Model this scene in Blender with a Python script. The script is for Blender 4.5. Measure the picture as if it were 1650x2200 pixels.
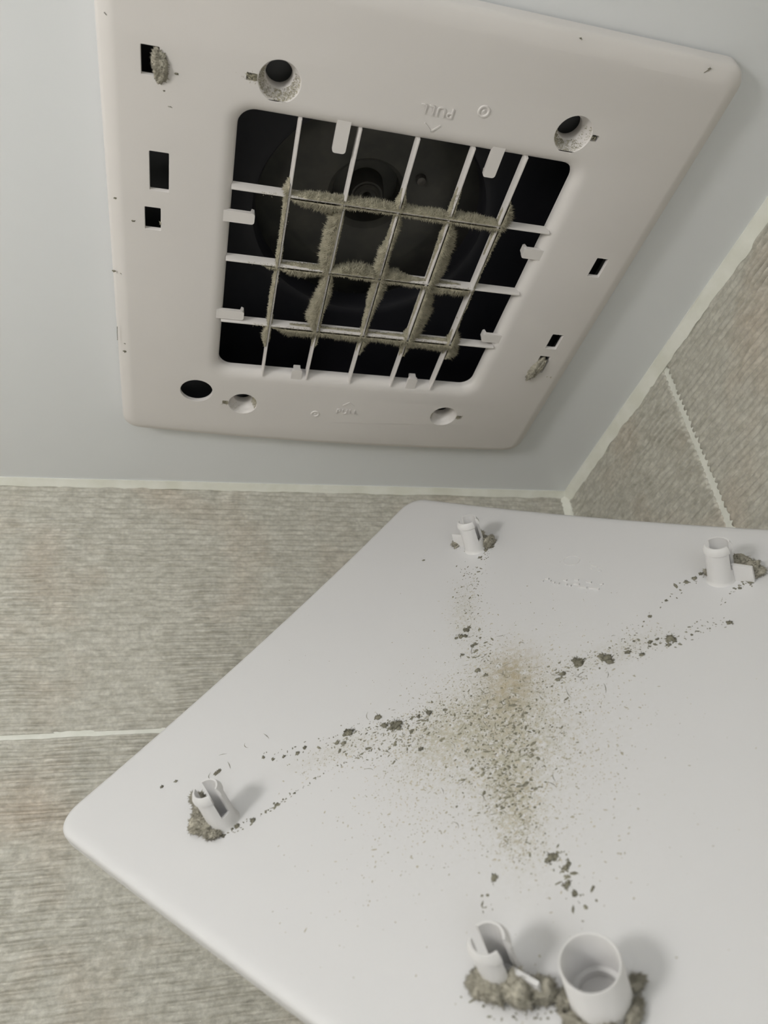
import bpy, bmesh, math, random
import numpy as np
from mathutils import Matrix, Vector
from mathutils.geometry import tessellate_polygon

for o in list(bpy.data.objects):
    bpy.data.objects.remove(o)
scene = bpy.context.scene
C = scene.collection
MM = 0.001
rng = np.random.default_rng(7)
random.seed(7)

# ------------------------------------------------------------------ camera
cam_d = bpy.data.cameras.new('camera')
cam = bpy.data.objects.new('camera', cam_d)
C.objects.link(cam)
_el, _ya, _ro = 0.5602, -0.2640, -0.1253
_B = Matrix(((1, 0, 0), (0, 0, 1), (0, -1, 0)))
_Rw = Matrix.Rotation(_ya, 3, 'Z') @ Matrix.Rotation(_el, 3, 'X')
_Rr = Matrix(((math.cos(_ro), math.sin(_ro), 0), (-math.sin(_ro), math.cos(_ro), 0), (0, 0, 1)))
_R = (_Rr @ _B @ _Rw.transposed()).transposed()
cam.matrix_world = Matrix.Translation((0, 0, -0.3446)) @ _R.to_4x4()
cam_d.sensor_fit = 'VERTICAL'
cam_d.sensor_height = 24.0
cam_d.sensor_width = 18.0
cam_d.lens = 1629.74 / 2200 * 24.0
cam_d.clip_start = 0.01
cam_d.dof.use_dof = True
cam_d.dof.focus_distance = 0.40
cam_d.dof.aperture_fstop = 9.0
scene.camera = cam

# ------------------------------------------------------------------ world / exposure
world = bpy.data.worlds.new('world')
scene.world = world
world.use_nodes = True
world.node_tree.nodes['Background'].inputs[0].default_value = (0.5, 0.5, 0.5, 1)
world.node_tree.nodes['Background'].inputs[1].default_value = 0.05
scene.view_settings.view_transform = 'Standard'
scene.view_settings.look = 'None'
scene.view_settings.exposure = 0.2
scene.view_settings.gamma = 1.0
scene.view_settings.use_curve_mapping = False
LAMP_POWER = 34.0
FILL_GLOW = 2.8  # glow of the added fill panel behind the viewer

# ------------------------------------------------------------------ helpers
def mat(name, col, rough=0.5, spec=0.5, metallic=0.0):
    m = bpy.data.materials.new(name)
    m.use_nodes = True
    b = m.node_tree.nodes['Principled BSDF']
    b.inputs['Base Color'].default_value = (*col, 1)
    b.inputs['Roughness'].default_value = rough
    b.inputs['Specular IOR Level'].default_value = spec
    b.inputs['Metallic'].default_value = metallic
    return m


def nd(m, typ, **kw):
    n = m.node_tree.nodes.new(typ)
    for k, v in kw.items():
        setattr(n, k, v)
    return n


def lk(m, a, b):
    m.node_tree.links.new(a, b)


def noisy(m, c1, c2, scale, detail=4, lo=0.35, hi=0.65, bump=0.0, bscale=None, bdist=0.001):
    """mix two colours by object-space noise, optional fine bump"""
    b = m.node_tree.nodes['Principled BSDF']
    tc = nd(m, 'ShaderNodeTexCoord')
    n = nd(m, 'ShaderNodeTexNoise')
    n.inputs['Scale'].default_value = scale
    n.inputs['Detail'].default_value = detail
    lk(m, tc.outputs['Object'], n.inputs['Vector'])
    r = nd(m, 'ShaderNodeValToRGB')
    r.color_ramp.elements[0].position = lo
    r.color_ramp.elements[1].position = hi
    r.color_ramp.elements[0].color = (*c1, 1)
    r.color_ramp.elements[1].color = (*c2, 1)
    lk(m, n.outputs['Fac'], r.inputs['Fac'])
    lk(m, r.outputs['Color'], b.inputs['Base Color'])
    if bump:
        n2 = nd(m, 'ShaderNodeTexNoise')
        n2.inputs['Scale'].default_value = bscale
        n2.inputs['Detail'].default_value = 5
        lk(m, tc.outputs['Object'], n2.inputs['Vector'])
        bp = nd(m, 'ShaderNodeBump')
        bp.inputs['Strength'].default_value = bump
        bp.inputs['Distance'].default_value = bdist
        lk(m, n2.outputs['Fac'], bp.inputs['Height'])
        lk(m, bp.outputs['Normal'], b.inputs['Normal'])
    return r


def link(o, parent=None):
    C.objects.link(o)
    if parent is not None:
        o.parent = parent
    return o


def mesh_obj(name, verts, faces, m, parent=None, smooth=False, angle=None):
    me = bpy.data.meshes.new(name)
    me.from_pydata([tuple(v) for v in verts], [], [tuple(f) for f in faces])
    me.materials.append(m)
    me.validate()
    if smooth:
        me.polygons.foreach_set('use_smooth', [True] * len(me.polygons))
        if angle:
            me.set_sharp_from_angle(angle=math.radians(angle))
    me.update()
    return link(bpy.data.objects.new(name, me), parent)


def bm_obj(name, bm, m, parent=None, smooth=False, angle=None):
    bmesh.ops.recalc_face_normals(bm, faces=bm.faces)
    me = bpy.data.meshes.new(name)
    bm.to_mesh(me)
    bm.free()
    me.materials.append(m)
    if smooth:
        me.polygons.foreach_set('use_smooth', [True] * len(me.polygons))
        if angle:
            me.set_sharp_from_angle(angle=math.radians(angle))
    return link(bpy.data.objects.new(name, me), parent)


def empty(name, loc=(0, 0, 0)):
    o = bpy.data.objects.new(name, None)
    o.empty_display_size = 0.02
    o.location = loc
    return link(o)


def tag(o, label=None, cat=None, group=None, kind=None):
    if label:
        o['label'] = label
    if cat:
        o['category'] = cat
    if group:
        o['group'] = group
    if kind:
        o['kind'] = kind
    return o


def box_bm(bm, lo, hi, bev=0.0):
    x0, y0, z0 = lo
    x1, y1, z1 = hi
    r = bmesh.ops.create_cube(bm, size=1.0)
    vs = r['verts']
    for v in vs:
        v.co = Vector(((x0 + x1) / 2 + v.co.x * (x1 - x0), (y0 + y1) / 2 + v.co.y * (y1 - y0),
                       (z0 + z1) / 2 + v.co.z * (z1 - z0)))
    if bev:
        es = {e for v in vs for e in v.link_edges}
        bmesh.ops.bevel(bm, geom=list(es), offset=bev, segments=2, affect='EDGES', profile=0.5)


def smoothnoise2(x, y, cell, seed):
    """numpy value noise, bicubic-ish, in -1..1"""
    g = np.random.default_rng(seed).uniform(-1, 1, (257, 257))
    fx, fy = x / cell + 40.0, y / cell + 40.0
    ix, iy = np.floor(fx).astype(int), np.floor(fy).astype(int)
    tx, ty = fx - ix, fy - iy
    tx, ty = tx * tx * (3 - 2 * tx), ty * ty * (3 - 2 * ty)
    a, b = g[ix % 257, iy % 257], g[(ix + 1) % 257, iy % 257]
    c, d = g[ix % 257, (iy + 1) % 257], g[(ix + 1) % 257, (iy + 1) % 257]
    return (a * (1 - tx) + b * tx) * (1 - ty) + (c * (1 - tx) + d * tx) * ty


# ------------------------------------------------------------------ materials
M_ceil = mat('ceiling_white', (0.83, 0.86, 0.875), 0.27, 0.5)
noisy(M_ceil, (0.83, 0.85, 0.87), (0.85, 0.87, 0.89), 3.0)
M_frame = mat('frame_plastic', (0.74, 0.715, 0.69), 0.42, 0.45)
noisy(M_frame, (0.735, 0.705, 0.685), (0.755, 0.725, 0.705), 14.0)
M_caulk = mat('caulk', (0.76, 0.76, 0.66), 0.38)
noisy(M_caulk, (0.78, 0.78, 0.69), (0.86, 0.86, 0.79), 60.0)
M_grout = mat('grout', (0.8, 0.8, 0.74), 0.8)
noisy(M_grout, (0.76, 0.77, 0.70), (0.84, 0.84, 0.78), 120.0, bump=0.3, bscale=500, bdist=0.0004)
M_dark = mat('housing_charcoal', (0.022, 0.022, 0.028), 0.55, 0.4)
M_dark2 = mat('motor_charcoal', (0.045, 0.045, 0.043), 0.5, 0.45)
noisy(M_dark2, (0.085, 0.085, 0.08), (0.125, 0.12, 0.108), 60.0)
M_steel = mat('motor_steel', (0.16, 0.15, 0.14), 0.4, 0.5, 0.6)
M_dust = mat('lint_grey', (0.34, 0.31, 0.23), 0.95, 0.05)
noisy(M_dust, (0.36, 0.335, 0.25), (0.57, 0.53, 0.41), 320.0, lo=0.3, hi=0.7)
M_lump = mat('lint_lump_grey', (0.36, 0.34, 0.28), 0.95, 0.05)
noisy(M_lump, (0.32, 0.30, 0.245), (0.52, 0.49, 0.41), 380.0, detail=6, lo=0.3, hi=0.7, bump=0.8, bscale=900, bdist=0.001)
M_speck = mat('speck_grey', (0.22, 0.21, 0.165), 0.95, 0.05)
noisy(M_speck, (0.15, 0.143, 0.112), (0.30, 0.285, 0.22), 320.0, lo=0.3, hi=0.7)
M_fine = mat('fine_dust', (0.40, 0.36, 0.27), 0.95, 0.05)
noisy(M_fine, (0.33, 0.31, 0.24), (0.56, 0.51, 0.41), 150.0, lo=0.3, hi=0.7)
M_post = mat('post_plastic', (0.70, 0.69, 0.685), 0.4, 0.45)
M_mark = mat('black_mark', (0.06, 0.055, 0.05), 0.9, 0.1)
M_floor = mat('floor_tile', (0.6, 0.59, 0.56), 0.45)
noisy(M_floor, (0.56, 0.55, 0.52), (0.64, 0.63, 0.60), 18.0)

# ribbed stoneware tile
M_tile = mat('ribbed_stone_tile', (0.4, 0.38, 0.33), 0.55, 0.35)
_b = M_tile.node_tree.nodes['Principled BSDF']
_tc = nd(M_tile, 'ShaderNodeTexCoord')
_geo = nd(M_tile, 'ShaderNodeNewGeometry')
_mp = nd(M_tile, 'ShaderNodeMapping')
_mp.inputs['Scale'].default_value = (1, 1, 2.6)
lk(M_tile, _geo.outputs['Position'], _mp.inputs['Vector'])


def _noise(scale, det, vec):
    n = nd(M_tile, 'ShaderNodeTexNoise')
    n.inputs['Scale'].default_value = scale
    n.inputs['Detail'].default_value = det
    lk(M_tile, vec, n.inputs['Vector'])
    return n


def _ramp(n, p0, p1, c0, c1):
    r = nd(M_tile, 'ShaderNodeValToRGB')
    r.color_ramp.elements[0].position = p0
    r.color_ramp.elements[1].position = p1
    r.color_ramp.elements[0].color = (*c0, 1)
    r.color_ramp.elements[1].color = (*c1, 1)
    lk(M_tile, n.outputs['Fac'], r.inputs['Fac'])
    return r


_n1 = _noise(120, 8, _mp.outputs['Vector'])
_r1 = _ramp(_n1, 0.32, 0.70, (0.445, 0.428, 0.372), (0.625, 0.608, 0.548))
_n2 = _noise(14, 3, _geo.outputs['Position'])
_r2 = _ramp(_n2, 0.52, 0.72, (0, 0, 0), (1, 1, 1))
_mx = nd(M_tile, 'ShaderNodeMix', data_type='RGBA', blend_type='MULTIPLY')
lk(M_tile, _r2.outputs['Color'], _mx.inputs['Factor'])
lk(M_tile, _r1.outputs['Color'], _mx.inputs[6])
_mx.inputs[7].default_value = (1.0, 0.925, 0.88, 1)
_n4 = _noise(420, 3, _geo.outputs['Position'])
_r4 = _ramp(_n4, 0.30, 0.70, (0.86, 0.86, 0.86), (1.10, 1.10, 1.09))
_mx2 = nd(M_tile, 'ShaderNodeMix', data_type='RGBA', blend_type='MULTIPLY')
_mx2.inputs['Factor'].default_value = 1.0
lk(M_tile, _mx.outputs[2], _mx2.inputs[6])
lk(M_tile, _r4.outputs['Color'], _mx2.inputs[7])
lk(M_tile, _mx2.outputs[2], _b.inputs['Base Color'])
_n3 = _noise(480, 6, _geo.outputs['Position'])
_bp = nd(M_tile, 'ShaderNodeBump')
_bp.inputs['Strength'].default_value = 0.55
_bp.inputs['Distance'].default_value = 0.0008
lk(M_tile, _n3.outputs['Fac'], _bp.inputs['Height'])
lk(M_tile, _bp.outputs['Normal'], _b.inputs['Normal'])

# ------------------------------------------------------------------ room
XW, YW = 0.2992, 0.4983          # right wall and back wall
XL, YN, ZF = -0.65, -1.30, -2.30  # left wall, near wall, floor
FX, FY, FR = 0.0883, 0.2744, 0.0392  # vent centre on the ceiling and its turn

# ceiling with the cut-out for the fan
hx, hy = 0.132, 0.136
ca, sa = math.cos(FR), math.sin(FR)
hole = [(FX + ca * u - sa * v, FY + sa * u + ca * v) for u, v in ((-hx, -hy), (hx, -hy), (hx, hy), (-hx, hy))]
outer = [(XL - .02, YN - .02), (XW + .02, YN - .02), (XW + .02, YW + .02), (XL - .02, YW + .02)]
cv = [(x, y, 0) for x, y in outer] + [(x, y, 0) for x, y in hole] + [(x, y, .012) for x, y in outer] + [(x, y, .012) for x, y in hole]
cf = []
for i in range(4):
    j = (i + 1) % 4
    cf += [(i, 4 + i, 4 + j, j), (8 + i, 8 + j, 12 + j, 12 + i), (4 + i, 12 + i, 12 + j, 4 + j), (i, j, 8 + j, 8 + i)]
ceil = mesh_obj('ceiling', cv, cf, M_ceil)
tag(ceil, 'glossy white ceiling panel around the exhaust vent', kind='structure')

fl = bmesh.new()
box_bm(fl, (XL - .02, YN - .02, ZF - .02), (XW + .02, YW + .02, ZF))
tag(bm_obj('floor', fl, M_floor), 'grey tiled bathroom floor', kind='structure')

GAP = 0.0032
PITCH = 0.0045


def tile_mesh(name, w, h, nx, nz, seed, amp=0.0021):
    """tile in local x (width) and z (height), face towards -y, origin at its top left corner"""
    gx = np.linspace(0, w, nx + 1)
    gz = np.linspace(0, -h, nz + 1)
    X, Z = np.meshgrid(gx, gz)
    ox = seed * 0.371
    rib = 0.5 + 0.5 * np.cos(2 * np.pi * (Z + 0.0007 * smoothnoise2(X + ox, Z, 0.02, 3)) / PITCH)
    brk = 0.65 + 0.55 * smoothnoise2(X + ox, Z, 0.011, 5)
    mott = 0.75 + 0.5 * smoothnoise2(X + ox, Z, 0.07, 6)
    rib = 1 - np.abs(np.sin(np.pi * (Z + 0.0007 * smoothnoise2(X + ox, Z, 0.02, 3)) / PITCH)) ** 4
    H = amp * np.clip(rib, 0, 1) * np.clip(brk, 0.4, 1.2) * np.clip(mott, 0.45, 1.15)
    H += 0.00029 * smoothnoise2(X + ox, Z, 0.0034, 8) + 0.00012 * smoothnoise2(X, Z + ox, 0.0016, 9)
    edge = np.minimum(np.minimum(X, w - X), np.minimum(-Z, h + Z))
    H -= 0.0009 * np.clip(1 - edge / 0.0012, 0, 1)
    Y = -H
    V = np.stack([X, Y, Z], -1).reshape(-1, 3)
    n0 = len(V)
    idx = np.arange(n0).reshape(nz + 1, nx + 1)
    F = np.stack([idx[:-1, :-1], idx[1:, :-1], idx[1:, 1:], idx[:-1, 1:]], -1).reshape(-1, 4)
    # sides down to the bed
    ring = list(idx[0, :]) + list(idx[1:, -1]) + list(idx[-1, -2::-1]) + list(idx[-2:0:-1, 0])
    back = V[ring].copy()
    back[:, 1] = 0.006
    V = np.vstack([V, back])
    k = len(ring)
    S = [(ring[i], ring[(i + 1) % k], n0 + (i + 1) % k, n0 + i) for i in range(k)]
    me = bpy.data.meshes.new(name)
    faces = np.vstack([F, np.array(S)])
    me.vertices.add(len(V))
    me.vertices.foreach_set('co', V.ravel())
    me.loops.add(len(faces) * 4)
    me.loops.foreach_set('vertex_index', faces.ravel().astype(np.int32))
    me.polygons.add(len(faces))
    me.polygons.foreach_set('loop_start', np.arange(0, len(faces) * 4, 4, dtype=np.int32))
    me.polygons.foreach_set('use_smooth', np.concatenate([np.ones(len(F), bool), np.zeros(k, bool)]))
    me.materials.append(M_tile)
    me.update(calc_edges=True)
    me.validate()
    return me


ZR = [0.0, -0.1900, -0.49, -0.79, -1.09, -1.39, -1.69, -1.99, ZF]
_cache = {}


def wall(name, origin, rotz, length, cuts, label, fine):
    """bed of grout with tiles hung on it; local x runs along the wall, the room is on -y"""
    bm = bmesh.new()
    box_bm(bm, (-.02, 0.0003, ZF - .01), (length + .02, .02, .0))
    w = bm_obj(name, bm, M_grout)
    w.location = origin
    w.rotation_euler = (0, 0, rotz)
    tag(w, label, kind='structure')
    for r in range(len(ZR) - 1):
        for c in range(len(cuts) - 1):
            x0, x1 = cuts[c] + GAP * .56, cuts[c + 1] - GAP * .56
            z0, z1 = ZR[r] - (GAP / 2 if r else 0.0005), ZR[r + 1] + GAP / 2
            tw, th = x1 - x0, z0 - z1
            key = (round(tw, 4), round(th, 4)) if (r, c) not in fine else (name, r, c)
            if key not in _cache:
                if (r, c) in fine:
                    dx, dz = fine[(r, c)]
                    _cache[key] = tile_mesh('tile', tw, th, int(tw / dx), int(th / dz), len(_cache) + 1)
                else:
                    _cache[key] = tile_mesh('tile', tw, th, max(2, int(tw / .02)), int(th / (PITCH / 4)), len(_cache) + 1)
            t = link(bpy.data.objects.new('tile', _cache[key]), w)
            t.location = (x0, 0, z0)
    return w


LB = XW - XL
wall('wall_back', (XL, YW, 0), 0, LB, [0, LB - 0.6, LB], 'back wall of ribbed beige stone tiles',
     {(0, 1): (.0015, .00045), (1, 1): (.0015, .00045)})
LR = YW - YN
wall('wall_right', (XW, YW, 0), -math.pi / 2, LR, [0, YW - 0.3327, YW - 0.3327 + .6, YW - 0.3327 + 1.2, LR],
     'right wall of ribbed beige stone tiles', {(0, 0): (.0015, .00045), (0, 1): (.003, .00045)})
wall('wall_left', (XL, YN, 0), math.pi / 2, LR, [0, .6, 1.2, LR], 'left wall of ribbed beige stone tiles carrying the lamp', {})
wall('wall_near', (XW, YN, 0), math.pi, LB, [0, .6, LB], 'wall of ribbed beige tiles behind the viewer', {})


# caulk beads
def bead(name, p0, p1, inward, down, a, b, label, seed):
    """a: reach across the ceiling, b: drop down the wall (or the two legs of a corner bead)"""
    p0, p1, inward, down = Vector(p0), Vector(p1), Vector(inward), Vector(down)
    L = (p1 - p0).length
    n = int(L / .0025)
    r2 = np.random.default_rng(seed)
    s = np.linspace(0, L, n + 1)
    nb = smoothnoise2(s, s * 0, 0.012, seed) * .5 + smoothnoise2(s, s * 0, 0.004, seed + 1) * .35
    na = smoothnoise2(s, s * 0, 0.03, seed + 2) * .5
    V, F = [], []
    prof = [(0.0, 1.0), (0.12, 0.98), (0.42, 0.62), (0.72, 0.34), (0.98, 0.10), (1.0, 0.0)]
    for i in range(n + 1):
        c = p0.lerp(p1, s[i] / L)
        aa, bb = a * (1 + .05 * na[i]), b * (1 + .22 * nb[i])
        for j, (x, y) in enumerate(prof):
            off = .0012 if 0 < j < 5 else 0.0
            V.append(c + inward * (x * aa + off * .5) + down * (y * bb + off * .5))
        V.append(c - inward * .001 - down * .001)
    k = len(prof) + 1
    for i in range(n):
        for j in range(k):
            j2 = (j + 1) % k
            F.append((i * k + j, (i + 1) * k + j, (i + 1) * k + j2, i * k + j2))
    o = mesh_obj(name, V, F, M_caulk, smooth=True, angle=50)
    tag(o, label, kind='structure')


bead('trim_1', (XL, YW, 0), (XW, YW, 0), (0, -1, 0), (0, 0, -1), .0062, .0040, 'cream caulk bead between ceiling and back wall', 11)
bead('trim_2', (XW, YW, 0), (XW, YN, 0), (-1, 0, 0), (0, 0, -1), .0048, .0090, 'cream caulk bead between ceiling and right wall', 21)
bead('trim_3', (XW, YW, 0), (XW, YW, ZF), (-1, 0, 0), (0, -1, 0), .0072, .0035, 'cream caulk bead down the corner of the two walls', 31)

# ------------------------------------------------------------------ lamp on the left wall (outside the picture)
lamp = empty('wall_lamp', (XL, -0.12, -0.30))
tag(lamp, 'round opal globe lamp on the left tiled wall', 'lamp')
bm = bmesh.new()
bmesh.ops.create_cone(bm, cap_ends=True, segments=40, radius1=.05, radius2=.046, depth=.018,
                      matrix=Matrix.Translation((.009, 0, 0)) @ Matrix.Rotation(math.pi / 2, 4, 'Y'))
bm_obj('base', bm, M_steel, lamp, True, 40)
bm = bmesh.new()
bmesh.ops.create_cone(bm, cap_ends=True, segments=24, radius1=.02, radius2=.03, depth=.075,
                      matrix=Matrix.Translation((.0545, 0, 0)) @ Matrix.Rotation(math.pi / 2, 4, 'Y'))
bm_obj('arm', bm, M_steel, lamp, True, 40)
M_glow = bpy.data.materials.new('opal_glass_lit')
M_glow.use_nodes = True
_g = M_glow.node_tree.nodes['Principled BSDF']
_g.inputs['Base Color'].default_value = (.9, .9, .9, 1)
_g.inputs['Emission Color'].default_value = (1.0, 0.985, 0.965, 1)
_g.inputs['Emission Strength'].default_value = LAMP_POWER
bm = bmesh.new()
bmesh.ops.create_uvsphere(bm, u_segments=40, v_segments=24, radius=.068, matrix=Matrix.Translation((.155, 0, 0)))
bm_obj('globe', bm, M_glow, lamp, True)

# ------------------------------------------------------------------ added soft fill light behind the viewer, shaped as a frosted window
fill_panel = empty('fill_panel_1', (-0.22, YN + .004, -0.75))
tag(fill_panel, 'added glowing fill panel shaped as a frosted window behind the viewer', kind='structure')
M_fill_pane = bpy.data.materials.new('fill_light_pane')
M_fill_pane.use_nodes = True
_w = M_fill_pane.node_tree.nodes['Principled BSDF']
_w.inputs['Base Color'].default_value = (.8, .8, .8, 1)
_w.inputs['Emission Color'].default_value = (0.94, 0.98, 1.0, 1)
_w.inputs['Emission Strength'].default_value = FILL_GLOW
bm = bmesh.new()
box_bm(bm, (-.32, 0, -.42), (.32, .03, .42), .004)
bm_obj('fill_panel_frame', bm, M_post, fill_panel)
for sx in (-1, 1):
    bm = bmesh.new()
    box_bm(bm, (sx * .155 - .14, .028, -.385), (sx * .155 + .14, .033, .385))
    bm_obj('fill_pane', bm, M_fill_pane, fill_panel)

# ------------------------------------------------------------------ exhaust fan
fan = empty('exhaust_fan', (FX, FY, 0))
fan.rotation_euler = (0, 0, FR)
tag(fan, 'square off-white ceiling exhaust fan with dusty grille and missing cover', 'fan')
ZF0 = -12.0   # face height in mm


def rrect(hx0, hx1, hy0, hy1, r, n=8, m=14):
    """rounded rectangle loop, counter-clockwise, with points along its straight sides"""
    pts = []
    cs = [(hx1 - r, hy0 + r, -90), (hx1 - r, hy1 - r, 0), (hx0 + r, hy1 - r, 90), (hx0 + r, hy0 + r, 180)]
    for k, (cx, cy, a0) in enumerate(cs):
        for i in range(n + 1):
            a = math.radians(a0 + 90 * i / n)
            pts.append((cx + r * math.cos(a), cy + r * math.sin(a)))
        a = math.radians(a0 + 90)
        p = (cx + r * math.cos(a), cy + r * math.sin(a))
        nx, ny, b0 = cs[(k + 1) % 4]
        q = (nx + r * math.cos(math.radians(b0)), ny + r * math.sin(math.radians(b0)))
        for i in range(1, m):
            pts.append((p[0] + (q[0] - p[0]) * i / m, p[1] + (q[1] - p[1]) * i / m))
    return pts


def circ(cx, cy, r, n=40):
    return [(cx + r * math.cos(2 * math.pi * i / n), cy + r * math.sin(2 * math.pi * i / n)) for i in range(n)]


class Shell:
    """collects loops, lofts and a flat face with holes; merges them into one mesh"""
    def __init__(s):
        s.v, s.f, s.flat = [], [], []

    def loop(s, pts, z):
        i = len(s.v)
        s.v += [(x, y, z(x, y) if callable(z) else z) for x, y in pts]
        return list(range(i, i + len(pts)))

    def loft(s, a, b, flat=False):
        k = len(a)
        for i in range(k):
            s.f.append((a[i], a[(i + 1) % k], b[(i + 1) % k], b[i]))
            s.flat.append(flat)

    def chain(s, loops, flat=False):
        for a, b in zip(loops, loops[1:]):
            s.loft(a, b, flat)

    def cap(s, loops):
        polys = [[Vector((s.v[i][0], s.v[i][1], 0)) for i in lp] for lp in loops]
        ids = [i for lp in loops for i in lp]
        for t in tessellate_polygon(polys):
            s.f.append(tuple(ids[i] for i in t))
            s.flat.append(True)

    def build(s, name, m, parent, warp=None, angle=40, scale=MM, out=(0, 0, 1)):
        me = bpy.data.meshes.new(name)
        vs = [warp(*p) if warp else p for p in s.v]
        me.from_pydata([(x * scale, y * scale, z * scale) for x, y, z in vs], [], s.f)
        me.polygons.foreach_set('use_smooth', [not q for q in s.flat])
        bm = bmesh.new()
        bm.from_mesh(me)
        bmesh.ops.remove_doubles(bm, verts=bm.verts, dist=1e-6)
        bmesh.ops.recalc_face_normals(bm, faces=bm.faces)
        bm.to_mesh(me)
        bm.free()
        me.materials.append(m)
        me.set_sharp_from_angle(angle=math.radians(angle))
        return link(bpy.data.objects.new(name, me), parent)


def bow(u, v, z):
    k = max(0.0, min(1.0, (v - 95) / 45))
    return (u, v + 5.0 * k * k * (1 - (u / 140) ** 2) - 1.5 * k, z)


sh = Shell()
X0, X1, Y0, Y1 = -141.2, 143.0, -139.5, 149.5
oring = [(X0 + e, X1 - e, Y0 + e, Y1 - e, r, z) for e, r, z in
         ((7.8, 6, -12.0), (6.0, 7, -11.7), (1.8, 9, -9.8), (.5, 9.8, -8.7), (0, 10, -6.8), (0, 10, -1.4), (3, 8, -1.4))]
ol = [sh.loop(rrect(a, b, c, d, r), z) for a, b, c, d, r, z in oring]
sh.chain(ol)
# opening with a soft rolled lip
lip = []
for k in range(7):
    a = math.radians(90 * k / 6)
    g = 7.5 * (1 - math.sin(a))
    lip.append(sh.loop(rrect(-83 - g, 83 + g, -81 - g, 83.5 + g, 8 + g * .8), ZF0 + 5.0 * (1 - math.cos(a))))
lip.append(sh.loop(rrect(-83, 83, -81, 83.5, 8), -5.0))
sh.chain(lip)
holes_l = [lip[0]]
CUPS = [(-67.0, -97.0, -1), (72.3, -97.2, 1), (72.2, 111.2, 1), (-65.5, 113.2, -1)]
for cx, cy, sgn in CUPS:
    ls = [sh.loop(circ(cx, cy, r), z) for r, z in ((9.3, -12.0), (9.0, -11.7), (8.5, -9.5), (7.7, -7.4), (6.7, -5.9), (6.1, -5.3), (5.9, -4.8), (5.9, -1.0))]
    sh.chain(ls)
    holes_l.append(ls[0])
ls = [sh.loop(circ(-95.2, 104.2, r), z) for r, z in ((10.1, -12.0), (9.9, -11.8), (9.9, -9.6))]
sh.chain(ls)
holes_l.append(ls[0])
SLOTS = [(-124.0, -116.2, -102.3, -89.8), (-121.4, -112.4, -56.0, -35.6), (-124.0, -116.2, -26.3, -13.2),
         (118.6, 125.9, -32.0, -19.0), (117.8, 125.4, 26.6, 39.0), (117.6, 125.3, 45.6, 60.6)]
for x0, x1, y0, y1 in SLOTS:
    ls = [sh.loop(rrect(x0 + e, x1 - e, y0 + e, y1 - e, .4, 2, 3), z) for e, z in ((0, -12.0), (.15, -11.8), (.15, -9.8))]
    sh.chain(ls)
    holes_l.append(ls[0])
for (cx, cy, sgn), w in zip(CUPS, (4.6, 3.5, 4.2, 3.6)):
    x0, x1 = sorted((cx + sgn * 9.5, cx + sgn * (9.5 + w)))
    ls = [sh.loop(rrect(x0, x1, cy - 1.6, cy + 1.6, .3, 2, 2), z) for z in (-12.0, -10.0)]
    sh.chain(ls)
    holes_l.append(ls[0])
sh.cap([ol[0]] + holes_l)
frame = sh.build('frame', M_frame, fan, bow, 42)

# grille bars
VB = [-55.6, -27.9, 0.0, 27.7, 55.0]
HB = [-42.6, 0.0, 43.2]


def bar(axis, p, a, b):
    prof = [(-.6, -11.6), (-.42, -11.97), (0, -12.1), (.42, -11.97), (.6, -11.6), (.85, -6.9), (-.85, -6.9)]
    V, F = [], []
    for s in (a, b):
        for x, z in prof:
            V.append(((p + x) * MM, s * MM, z * MM) if axis == 'v' else (s * MM, (p + x) * MM, z * MM))
    k = len(prof)
    for i in range(k):
        F.append((i, (i + 1) % k, k + (i + 1) % k, k + i))
    F += [tuple(range(k - 1, -1, -1)), tuple(range(k, 2 * k))]
    return mesh_obj('grille_bar', V, F, M_frame, fan, True, 40)


vbars = [bar('v', u, -82.0, 86.0) for u in VB]
hbars = [bar('h', v, -83.6, 84.2) for v in HB]


# clips around the opening
def clip(x, y, ang):
    """finger reaching into the opening along local +x with a hook at its end"""
    bm = bmesh.new()
    L, W = 13.5, 3.2
    box_bm(bm, (-3, -W, -11.2), (L, W, -9.4))
    es = [e for e in bm.edges if abs(e.verts[0].co.z - e.verts[1].co.z) > 1 and min(e.verts[0].co.x, e.verts[1].co.x) > 5]
    bmesh.ops.bevel(bm, geom=es, offset=1.5, segments=4, affect='EDGES', profile=.5)
    v = [(L - 2.6, -W + .8, -9.6), (L - .1, -W + 1.2, -9.6), (L - .1, W - 1.2, -9.6), (L - 2.6, W - .8, -9.6),
         (L - 1.5, -W + 1, -5.8), (L - .2, -W + 1.2, -6.2), (L - .2, W - 1.2, -6.2), (L - 1.5, W - 1, -5.8)]
    bv = [bm.verts.new(p) for p in v]
    for f in ((0, 1, 5, 4), (1, 2, 6, 5), (2, 3, 7, 6), (3, 0, 4, 7), (4, 5, 6, 7)):
        bm.faces.new([bv[i] for i in f])
    bmesh.ops.transform(bm, matrix=Matrix.Translation((x, y, 0)) @ Matrix.Rotation(math.radians(ang), 4, 'Z'), verts=bm.verts)
    bmesh.ops.scale(bm, vec=(MM, MM, MM), verts=bm.verts)
    o = bm_obj('clip', bm, M_frame, fan, True, 35)
    return o


for x, y, a in ((-36.0, -82, 90), (39.6, -82, 90), (-84.5, -26.4, 0), (-84.5, 38.6, 0), (88.5, -28.0, 180), (88, 36.2, 180),
                (-34.4, 92.5, -90), (41.2, 91.0, -90)):
    clip(x, y, a)


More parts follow.
